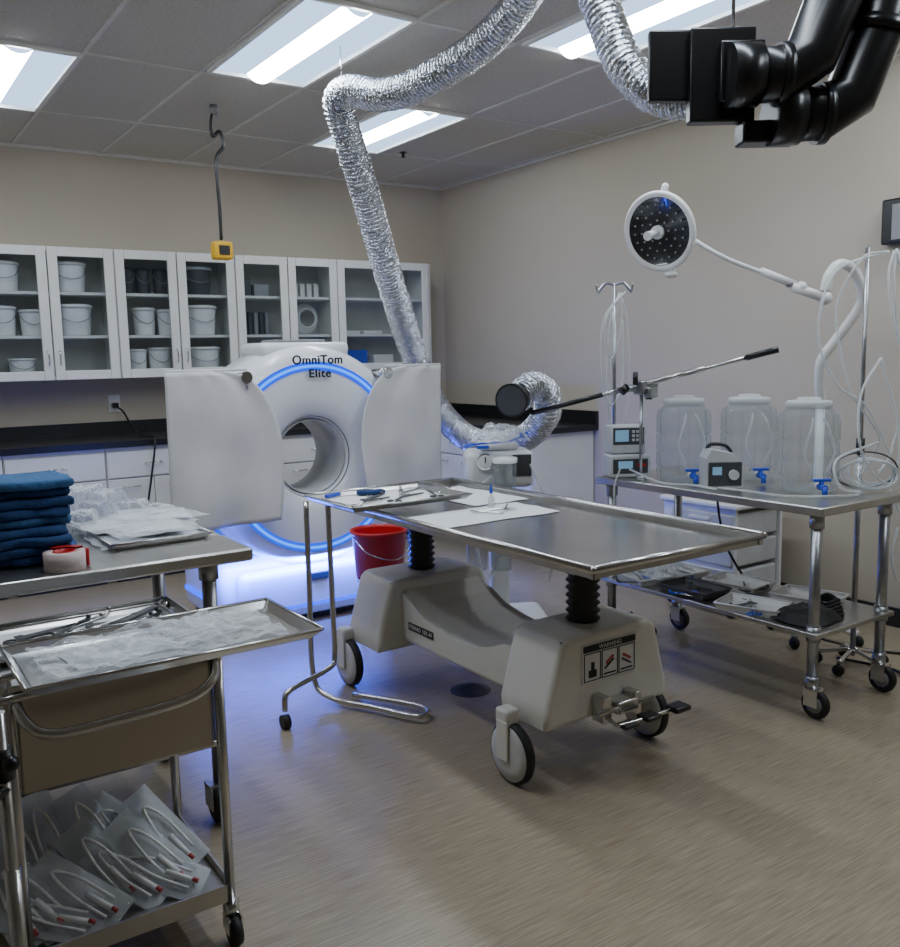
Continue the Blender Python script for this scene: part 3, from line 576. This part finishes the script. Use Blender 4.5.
B('label','dgrey',local=True).box(-.1,.1,-.07,.07,0,.11,.01).m(1).box(-.085,.085,-.073,-.068,.02,.09,.003).obj('pump_body',t)
B('scr',local=True).box(-.06,.01,-.0755,-.072,.045,.08).obj('display',t,'small lit display')
for xx in (.04,.065): B('red',local=True).cyl((xx,-.07,.06),(xx,-.078,.06),.008).obj('button',t)
t=thing('control_monitor','grey control box with display stacked on the pump','monitor',(3.13,3.11,.964),-.5)
B('label',local=True).box(-.085,.085,-.06,.06,0,.135,.01).obj('monitor_body',t)
B('dgrey',local=True).box(-.075,.075,-.0625,-.0595,.045,.125,.003).obj('front_panel',t,'dark front panel')
B('scr',local=True).box(-.065,.0,-.065,-.062,.06,.115).obj('display',t,'small lit display')
for i in range(3):
    for j in range(3): B('label',local=True).box(.015+.02*i,.03+.02*i,-.066,-.061,.06+.02*j,.073+.02*j,.002).obj('button',t)
t=thing('portable_aspirator','grey-white portable aspirator unit with dark front and arched handle','aspirator',(3.17,2.58,.852),-.6)
b=B('label','dgrey','scr',local=True); b.poly([(-.07,-.06,0),(.09,-.06,0),(.09,-.06,.10),(.05,-.06,.15),(-.05,-.06,.17),(-.07,-.06,.13)],.12); b.m(1).box(-.062,.082,-.065,-.06,.012,.115,.003); b.m(2).box(-.045,-.005,-.067,-.064,.06,.095); b.obj('unit_body',t)
B('label',local=True).cyl((.045,-.064,.06),(.045,-.078,.06),.022).obj('dial',t)
B('black',local=True).tube([(-.05,.02,.165),(-.03,.02,.185),(.03,.02,.18),(.06,.02,.15)],.008,8,5).obj('handle',t)
t=thing('tubing_reel','loose coils of clear tubing lying on the table end','tubing',(3.48,2.08,.858),-.7)
b=B('tubec',local=True)
for k in range(6): b.tube([((.12-.009*k)*math.cos(a)+.01*k,.006*k+.03*math.sin(a*2+k),.07+(.065-.004*k)*math.sin(a)) for a in [j*pi/6 for j in range(12)]],.005,6,3,True)
b.obj('coil',t)
B('dgrey',local=True).tube([(.13*math.cos(a),.02,.085+.075*math.sin(a)) for a in [j*pi/6 for j in range(12)]],.004,6,3,True).obj('dark_tube',t,'dark rubber tube loop')
for i,(x,y,m_) in enumerate([(3.15,3.02,'whitep'),(3.36,2.98,'whitep'),(3.16,2.70,'dgrey'),(3.40,2.64,'whitep'),(3.44,2.30,'whitep'),(3.14,2.36,'whitep')]):
    t=thing('plastic_tray','%s plastic tray holding small instruments'%('dark' if m_=='dgrey' else 'white'),'tray',(x,y,.352),.1*i-.2,'trays on the lower shelf')
    b=B(m_,local=True); traymesh(b,-.08,.08,-.12,.12,.0,.03,.004,.015); b.obj('tray_body',t)
for i in range(18):
    instrument(3.06+.05*(i%7),2.30+.045*i,.362+.002*(i%3),1.+i,['scissors','forceps','retractor'][i%3],['blue','dgrey','dgrey','steel'][i%4],.11,'surgical tool lying in a shelf tray')
sheet('dark_cloth',3.08,3.30,2.04,2.24,.352,.014,'rub','crumpled black cloth bag on the lower shelf','cloth',seed=66,hump=.035,fq=1.4,n=36)
t=thing('cable_coil','coiled black cable lying on the lower shelf','cable',(3.30,2.15,.39))
b=B('rub',local=True)
for k in range(5): b.tube([((.10-.012*k)*math.cos(a)+.01*k,(.08-.008*k)*math.sin(a),.012*k-.03+.008*math.sin(3*a)) for a in [j*pi/6 for j in range(12)]],.007,6,3,True)
b.obj('cable_loop',t)
sheet('clear_bag',3.10,3.36,2.85,3.1,.385,.02,'bag','crumpled clear plastic bag on the lower shelf','plastic bag',seed=71,hump=.02,n=30,fq=2)
t=thing('drawer_cart','white plastic drawer cart standing by the wall','drawer cart',(4.08,3.3,0))
B('whitep').box(3.86,4.3,3.02,3.56,.60,.63,.01).box(3.88,3.9,3.04,3.54,.1,.6).box(4.26,4.28,3.04,3.54,.1,.6).box(3.9,4.26,3.5,3.54,.1,.6).obj('cart_frame',t)
for k in range(3):
    d=B('label').box(3.87,4.25,3.05,3.48,.13+.155*k,.265+.155*k,.012).obj('drawer',t)
    B('whitep').box(3.855,3.87,3.2,3.34,.215+.155*k,.235+.155*k,.004).obj('drawer_pull',d)
for x in (3.91,4.24):
    for y in (3.08,3.5): B('rub').cyl((x-.012,y,.03),(x+.012,y,.03),.03).box(x-.01,x+.01,y-.01,y+.01,.04,.1).obj('caster',t)
def ivpole(x,y,zt,arms=4,rot=0,lab='',ra=.09,br=.22):
    t=thing('iv_pole',lab,'iv pole',(x,y,0),rot,'iv poles')
    B('zinc',local=True).cyl((0,0,.06),(0,0,1.0),.012).cyl((0,0,.9),(0,0,zt),.009).obj('pole',t)
    B('black',local=True).cyl((0,0,.98),(0,0,1.05),.018).obj('collar',t)
    for k in range(arms):
        a=2*pi*k/arms; c,s_=math.cos(a),math.sin(a); z_=zt
        B('zinc',local=True).tube([(0,0,z_-.01),(c*ra*.6,s_*ra*.6,z_-.0),(c*ra,s_*ra,z_-.03),(c*ra*1.15,s_*ra*1.15,z_-.04),(c*ra*1.25,s_*ra*1.25,z_-.01)],.005,6,4).obj('hook_arm',t)
    b=B('chrome','rub',local=True)
    for k in range(5):
        a=2*pi*k/5+.3; c,s_=math.cos(a),math.sin(a); b.m(0).tube([(0,0,.09),(c*br*.5,s_*br*.5,.075),(c*br,s_*br,.06)],.01,8,3); b.m(1).sphere((c*br,s_*br,.028),.027,(.6,1,1),10)
    b.obj('wheeled_base',t)
ivpole(3.225,3.28,1.785,lab='chrome IV pole with hooked arms beside the pump',ra=.10,br=.2)
ivpole(3.71,2.25,1.87,2,rot=.5,lab='tall chrome IV pole hung with clear tubing loops',ra=.12,br=.15)
def loops(name,pts,lab,r=.0048):
    b=B('tubec'); 
    for p in pts: b.tube(p,r,6,8)
    tag(b.obj(name),lab,'tubing')
q_=lambda L_:[(x+.31,y+.06,z) for x,y,z in L_]
loops('tubing_loop',[q_([(2.86,3.13,1.73),(2.77,3.1,1.6),(2.74,3.1,1.3),(2.78,3.1,1.1),(2.86,3.12,1.02),(2.9,3.1,1.3),(2.89,3.11,1.6),(2.86,3.13,1.73)]),q_([(2.84,3.11,1.73),(2.78,3.1,1.5),(2.76,3.1,1.2),(2.80,3.12,.98),(2.86,3.1,.93)]),q_([(2.86,3.11,1.73),(2.75,3.1,1.62),(2.73,3.1,1.5),(2.78,3.1,1.42),(2.83,3.1,1.52),(2.85,3.1,1.7)]),q_([(2.82,3.05,1.73),(2.68,3.05,1.6),(2.66,3.05,1.35),(2.72,3.05,1.2),(2.80,3.05,1.3),(2.83,3.08,1.6)])],'clear tubing looped from the iv pole hook',.004)
loops('tubing_loop',[[(3.66,2.14,1.84),(3.5,2.15,1.8),(3.42,2.2,1.6),(3.44,2.15,1.3),(3.52,2.1,1.15),(3.6,2.1,1.05),(3.55,2.15,.9)],
  [(3.72,2.13,1.84),(3.79,2.05,1.6),(3.80,2.05,1.3),(3.74,2.1,1.1),(3.68,2.1,.98),(3.60,2.1,.92)],[(3.72,2.13,1.84),(3.66,2.1,1.7),(3.7,2.08,1.45),(3.78,2.0,1.35),(3.84,1.98,1.5),(3.8,2.0,1.75),(3.73,2.12,1.84)],
  [(3.72,2.13,1.85),(3.70,2.08,1.75),(3.72,2.06,1.58),(3.77,2.02,1.52),(3.80,2.0,1.6),(3.78,2.04,1.78),(3.73,2.12,1.85)],[(3.70,2.13,1.84),(3.62,2.1,1.72),(3.63,2.06,1.5),(3.70,2.02,1.44),(3.76,2.0,1.5),(3.75,2.04,1.7),(3.71,2.12,1.84)],
  [(3.74,2.12,1.84),(3.84,1.9,1.7),(3.88,1.85,1.3),(3.85,1.85,1.0),(3.75,1.95,.8),(3.72,1.95,.6)],[(3.74,2.12,1.83),(3.82,1.95,1.6),(3.83,1.9,1.2),(3.80,1.88,.9),(3.70,1.92,.55),(3.66,1.92,.45)],[(3.6,2.1,1.05),(3.3,2.1,1.0),(3.25,2.05,.9),(3.35,2.02,.87)],
  [(3.62,2.12,1.4),(3.45,2.1,1.25),(3.38,2.05,1.05),(3.46,2.02,.92),(3.6,2.03,.9),(3.66,2.05,1.1),(3.62,2.12,1.4)],[(3.71,2.13,1.82),(3.74,2.0,1.6),(3.79,1.93,1.42),(3.86,1.9,1.5),(3.84,1.95,1.72),(3.76,2.08,1.83)],[(3.7,2.1,.84),(3.72,2.05,.7),(3.62,1.94,.55),(3.5,1.93,.5),(3.45,1.94,.6),(3.5,1.95,.72)],
  [(3.68,2.14,1.84),(3.4,2.2,1.75),(3.3,2.2,1.5),(3.36,2.15,1.3),(3.5,2.1,1.2),(3.6,2.05,1.0)],[(3.73,2.1,1.85),(3.85,1.95,1.82),(3.95,1.85,1.6),(3.96,1.82,1.2)]],'loops of clear tubing hanging from the tall iv pole',.0058)
loops('tubing_loop',[[(3.1,2.52,.86),(3.06,2.35,.87),(3.12,2.2,.86),(3.25,2.08,.86),(3.3,2.0,.87)],[(3.05,3.0,.9),(3.04,2.8,.86),(3.08,2.66,.86),(3.06,2.5,.86)],[(3.04,3.05,.9),(3.0,3.05,.8),(2.98,3.0,.6),(3.0,2.95,.45),(3.08,2.95,.38)]],'clear drain tubing lying along the table edge')
t=thing('power_cable','black cable with plug hanging below the table','cable',(3.66,2.98,.8))
B('black').tube([(3.62,3.0,.86),(3.64,2.98,.8),(3.64,2.95,.6),(3.68,2.9,.4),(3.8,2.7,.1),(3.95,2.4,.012),(4.1,2.1,.012),(4.2,1.8,.012)],.006).cyl((3.64,2.98,.8),(3.64,2.965,.7),.015).obj('cord',t)
t=thing('power_cable','black cable trailing over the floor beside the table','cable',(3.9,2.1,.02))
B('black').tube([(3.75,2.35,.012),(3.8,2.1,.012),(3.7,1.95,.012),(3.85,1.85,.012),(4.1,1.8,.012),(4.4,1.7,.012)],.007).obj('cord',t)
# ---------------------------------------------------------------- surgical lamp
lm=thing('surgical_lamp','white surgical lamp with round dark LED face on jointed arm','surgical lamp',(3.95,2.61,0))
hc=Vector((3.09,2.86,1.975)); nrm=Vector((-.95,-.20,-.27)).normalized()
q=nrm.to_track_quat('Z','Y').to_matrix().to_4x4(); XF=Matrix.Translation(hc)@q
B('whitep').lathe([(0,-.07),(.07,-.07),(.12,-.055),(.165,-.02),(.176,.0),(.176,.012),(.165,.02),(.150,.012)],seg=44).xf(XF).obj('lamp_head',lm,'round white lamp housing')
b=B('lampface','grey'); b.lathe([(.151,.012),(.147,.008),(.0,.014)],seg=44); b.m(1)
for rr,n in ((.05,8),(.085,14),(.12,20)):
    for k in range(n):
        a=2*pi*k/n; b.cyl((rr*math.cos(a),rr*math.sin(a),.010),(rr*math.cos(a),rr*math.sin(a),.015),.0045,seg=8)
b.xf(XF).obj('lamp_face',lm,'black face with rings of small LEDs')
B('whitep').cyl((0,0,.012),(0,0,.03),.03).cyl((0,0,.03),(0,0,.11),.013,.02).xf(XF).obj('center_handle',lm,'white sterile centre handle')
b=B('whitep'); b.tube([hc+Vector((.03,.01,.19)),hc+Vector((.11,.04,.15)),hc+Vector((.15,.02,.03)),hc+Vector((.12,.0,-.08)),hc+Vector((.05,-.02,-.185))],.012,10,5).sphere(hc+Vector((.03,.0,.195)),.016).sphere(hc+Vector((.04,-.03,-.19)),.022,(1.5,1.5,.7)); b.obj('yoke',lm)
b=B('whitep','grey'); b.tube([hc+Vector((.15,.0,0)),(3.35,2.70,1.85),(3.59,2.55,1.745)],.010,12,4); b.cyl((3.48,2.62,1.795),(3.62,2.535,1.73),.018); b.sphere((3.64,2.52,1.72),.026).cyl((3.60,2.545,1.725),(3.73,2.46,1.67),.022)
b.m(1).sphere((3.60,2.55,1.735),.024,(1,1,.6)); b.obj('spring_arm',lm)
b=B('whitep'); b.sphere((3.73,2.46,1.67),.032).tube([(3.73,2.46,1.70),(3.74,2.45,1.77),(3.80,2.44,1.82),(3.89,2.43,1.80),(3.96,2.42,1.70),(3.975,2.45,1.62),(3.93,2.53,1.48),(3.90,2.58,1.39),(3.92,2.60,1.28),(3.95,2.61,1.18)],.023,14,7); b.obj('curved_arm',lm)
B('whitep').cyl((3.95,2.61,.1),(3.95,2.61,1.22),.022).obj('post',lm)
b=B('whitep','rub'); 
for k in range(4):
    a=k*pi/2+.2; c,s_=math.cos(a),math.sin(a); b.m(0).tube([(3.95,2.61,.1),(3.95+c*.12,2.61+s_*.12,.08),(3.95+c*.22,2.61+s_*.22,.065)],.018,8,3); b.m(1).sphere((3.95+c*.22,2.61+s_*.22,.03),.03,(.6,1,1),10)
b.obj('wheeled_base',lm)
# ---------------------------------------------------------------- suction unit
su=thing('suction_unit','white mobile suction machine with pressure gauge and canister','suction machine',(2.76,3.64,0),-.5)
b=B('whitep',local=True); b.box(-.17,.17,-.1,.12,.78,.97,.035,4).box(-.10,.10,-.08,.1,.97,1.01,.02,3); b.obj('unit_body',su)
B('dgrey',local=True).box(.06,.155,-.104,-.1,.84,.95,.003).obj('control_panel',su)
b=B('paper','chrome','print',local=True); b.m(1).cyl((-.08,-.1,.92),(-.08,-.118,.92),.042,seg=28); b.m(0).cyl((-.08,-.118,.92),(-.08,-.12,.92),.034,seg=28); b.m(2).box(-.083,-.077,-.123,-.12,.915,.945); b.obj('pressure_gauge',su,'round white pressure gauge')
for (qx,qy,qz,hh) in ((.01,-.17,.70,.22),(-.13,-.13,.38,.24),(-.01,-.15,.38,.24)):
    b=B('plastic','whitep',local=True); b.lathe([(0,.0),(.05,.0),(.058,hh),(.0,hh)],(qx,qy,qz),seg=20).m(1).lathe([(.062,hh),(.062,hh+.025),(0,hh+.03)],(qx,qy,qz),seg=20); b.obj('canister',su,'clear collection canister')
B('whitep',local=True).box(-.05,.05,-.04,.05,.12,.79,.02,3).box(-.24,.24,-.17,.17,.06,.12,.03,3).box(-.17,.05,-.12,-.03,.56,.58,.004).obj('stand_base',su)
for x in (-.19,.19):
    for y in (-.12,.12): B('rub',local=True).cyl((x-.015,y,.03),(x+.015,y,.03),.03).obj('caster',su)
B('blue',local=True).tube([(-.17,-.02,.99),(-.1,-.1,1.01),(.05,-.11,1.02),(.15,-.05,1.06)],.006,6,4).box(-.12,-.06,-.12,-.09,.985,1.0,.003).box(.1,.14,-.09,-.05,1.03,1.06,.003).obj('blue_tie',su,'blue cable tie')
B('tubec',local=True).tube([(-.05,-.12,.85),(-.16,-.2,.75),(-.14,-.22,.5),(-.1,-.2,.35),(-.02,-.15,.45),(.02,-.12,.65)],.008,8,6).tube([(.15,-.1,.9),(.22,-.16,.7),(.26,-.14,.45),(.24,-.1,.3)],.008,8,6).obj('hose',su,'clear suction hose')
sheet('clear_bag',2.60,2.84,3.46,3.66,1.015,.03,'bag','clear plastic cover draped on the suction machine','plastic bag',seed=90,hump=.05,n=24,fq=2)
# ---------------------------------------------------------------- flexible duct (runs behind the right shielding curtain)
dpts=[(2.79,3.51,1.225),(2.86,3.54,1.27),(2.95,3.56,1.285),(3.04,3.58,1.23),(3.08,3.64,1.12),(3.10,3.82,1.0),(3.12,4.08,.94),(3.15,4.35,.93),(3.17,4.58,.98),(3.12,4.70,1.10),(3.02,4.72,1.28),(2.85,4.60,1.51),(2.51,4.26,1.886),(2.28,4.06,2.23),(2.12,3.95,2.51),(2.06,3.91,2.63),(2.065,3.8,2.655),(2.11,3.62,2.60),(2.15,3.42,2.585),(2.18,3.15,2.61),(2.19,2.95,2.64),(2.18,2.75,2.69),(2.16,2.58,2.755),(2.13,2.43,2.765),(2.11,2.3,2.69),(2.105,2.2,2.52),(2.11,2.12,2.35),(2.13,2.04,2.25),(2.155,1.97,2.205),(2.18,1.90,2.19),(2.19,1.84,2.185)]
sp_=smooth(dpts,24)
L=[0]
for i in range(1,len(sp_)): L.append(L[-1]+(sp_[i]-sp_[i-1]).length)
tot=L[-1]; step=.005; out=[];j=0
for k in range(int(tot/step)):
    s_=k*step
    while L[j+1]<s_: j+=1
    f_=(s_-L[j])/max(1e-9,L[j+1]-L[j]); out.append(sp_[j].lerp(sp_[j+1],f_))
rs=[.056+.0082*max(0,math.hypot(p_.x,p_.y)-2.9)+(.0035 if k%4<2 else -.0035)+.002*noise.noise((k*.13,0,0)) for k,p_ in enumerate(out)]
t=thing('flexible_duct','silver foil flexible duct looping from the ceiling to a black nozzle','duct',(2.04,3.93,2.66))
b=B('foil'); b.sweep(out,rs,28,sm=False)
for v in b.bm.verts: v.co+=Vector((noise.noise(v.co*60),noise.noise(v.co*60+Vector((9,0,0))),noise.noise(v.co*60+Vector((0,9,0)))))*.0035
b.obj('duct_hose',t)
B('chrome').cyl((2.06,3.87,2.71),(2.06,3.87,H),.004,seg=8).tube([(2.06+.078*math.cos(a),3.87,2.64+.078*math.sin(a)) for a in [i*pi/6 for i in range(12)]],.003,6,2,True).obj('hanging_hook',t,'thin wire ceiling hanger')
b=B('black'); d_=Vector((-.85,-.50,-.12)).normalized(); p=Vector((2.80,3.515,1.235)); b.sweep([p+d_*-.03,p+d_*.05,p+d_*.06,p+d_*.10],[.066,.07,.078,.084],28); b.obj('nozzle',t,'black flared intake nozzle')
B('dgrey').cyl(p+d_*.1005,p+d_*.102,.074,seg=28).obj('nozzle_screen',t)
t=thing('support_arm','long metal positioning arm with black grip ends on a short post','support arm',(3.08,2.97,.852))
p0=Vector((2.82,3.405,1.165)); p1=Vector((3.39,2.45,1.445)); dv=(p1-p0)
B('steel').cyl(p0,p0+dv*.9,.009).cyl(p0+dv*.35,p0+dv*.72,.013).obj('rod',t)
B('black').cyl(p0+dv*.88,p1,.014).obj('grip',t,'black grip section'); B('black').cyl(p0-dv*.02,p0+dv*.3,.013,.011).obj('grip',t,'black grip section')
pm=p0+dv*.465; b=B('zinc','black'); b.box(pm.x-.03,pm.x+.03,pm.y-.03,pm.y+.03,pm.z-.045,pm.z+.02,.008).cyl(pm+Vector((-.07,.03,-.02)),pm+Vector((.07,-.03,-.0)),.014).box(pm.x+.0,pm.x+.06,pm.y-.05,pm.y-.01,pm.z-.06,pm.z-.01,.008); b.m(1).cyl(pm+Vector((-.05,-.01,0)),pm+Vector((-.05,-.01,.06)),.012).cyl(pm+Vector((.05,0,-.07)),pm+Vector((.05,0,-.03)),.016).cyl(pm+Vector((-.09,.04,-.03)),pm+Vector((-.06,.03,-.01)),.02); b.obj('clamp',t,'steel clamp with black knobs')
B('zinc').cyl((pm.x,pm.y,.852),(pm.x,pm.y,pm.z-.03),.008).cyl((pm.x,pm.y,.852),(pm.x,pm.y,.87),.022).obj('post',t)
# ---------------------------------------------------------------- exhaust manifold
t=thing('exhaust_manifold','black plastic exhaust duct manifold with twin elbow pipes hanging from ceiling','exhaust duct',(2.15,1.6,2.2))
b=B('black'); 
def obox(b,c,ax,sx,sy,sz,bev=.006):
    R=Matrix.Translation(c)@Matrix.Rotation(ax,4,'Z'); b.box(-sx/2,sx/2,-sy/2,sy/2,-sz/2,sz/2,bev,xf=R)
ang=math.atan2(-.56,.83)
obox(b,(2.02,1.82,2.235),ang,.15,.03,.19); obox(b,(2.11,1.735,2.20),ang,.18,.05,.25); obox(b,(2.14,1.70,2.20),ang,.12,.09,.16)
b.obj('mounting_plate',t,'black flanged mounting plates')
rt_=Vector((.83,-.56,0)); up=Vector((0,0,1))
def elbow(o,r=.073):
    b=B('black'); o=Vector(o)
    ctl=[o-rt_*.02,o+rt_*.06,o+rt_*.12,o+rt_*.16+up*.01,o+rt_*.20+up*.045,o+rt_*.235+up*.12,o+rt_*.26+up*.20,o+rt_*.29+up*.32,o+rt_*.31+up*.45]
    b.sweep([ctl[0],ctl[1]],[r*1.12,r*1.12],32).sweep([ctl[1],ctl[2],ctl[4],ctl[6],ctl[8]],[r,r,r,r,r],32)
    b.sweep([ctl[2]-rt_*.01,ctl[2]+rt_*.015],[r*1.12]*2,32)
    d=(ctl[8]-ctl[6]).normalized(); b.sweep([ctl[6],ctl[6]+d*.035],[r*1.12]*2,32)
    b.obj('elbow_pipe',t,'glossy black elbow pipe')
elbow((2.08,1.66,2.18)); elbow((2.22,1.63,2.09))
obx=B('black'); obox(obx,(2.22,1.66,2.045),ang,.16,.08,.06); obx.obj('lower_bracket',t)
B('steel').cyl((2.14,1.72,2.32),(2.14,1.72,H),.005,seg=8).obj('hanger_rod',t)
# ---------------------------------------------------------------- camera
cd=bpy.data.cameras.new('camera'); co=bpy.data.objects.new('camera',cd); COL.objects.link(co)
yaw=math.radians(34.1);p=math.radians(7.5);roll=math.radians(1.2)
f=Vector((math.sin(yaw)*math.cos(p),math.cos(yaw)*math.cos(p),-math.sin(p))); r=Vector((math.cos(yaw),-math.sin(yaw),0)); u=r.cross(f)
r2=r*math.cos(roll)-u*math.sin(roll); u2=u*math.cos(roll)+r*math.sin(roll)
mt=Matrix((r2,u2,-f)).transposed().to_4x4(); mt.translation=(0,0,1.45); co.matrix_world=mt
cd.sensor_fit='HORIZONTAL'; cd.sensor_width=36; cd.lens=36; cd.clip_start=.05
SC.camera=co
w=bpy.data.worlds.new('world'); SC.world=w; w.use_nodes=True; w.node_tree.nodes['Background'].inputs[0].default_value=(.5,.55,.6,1); w.node_tree.nodes['Background'].inputs[1].default_value=.3
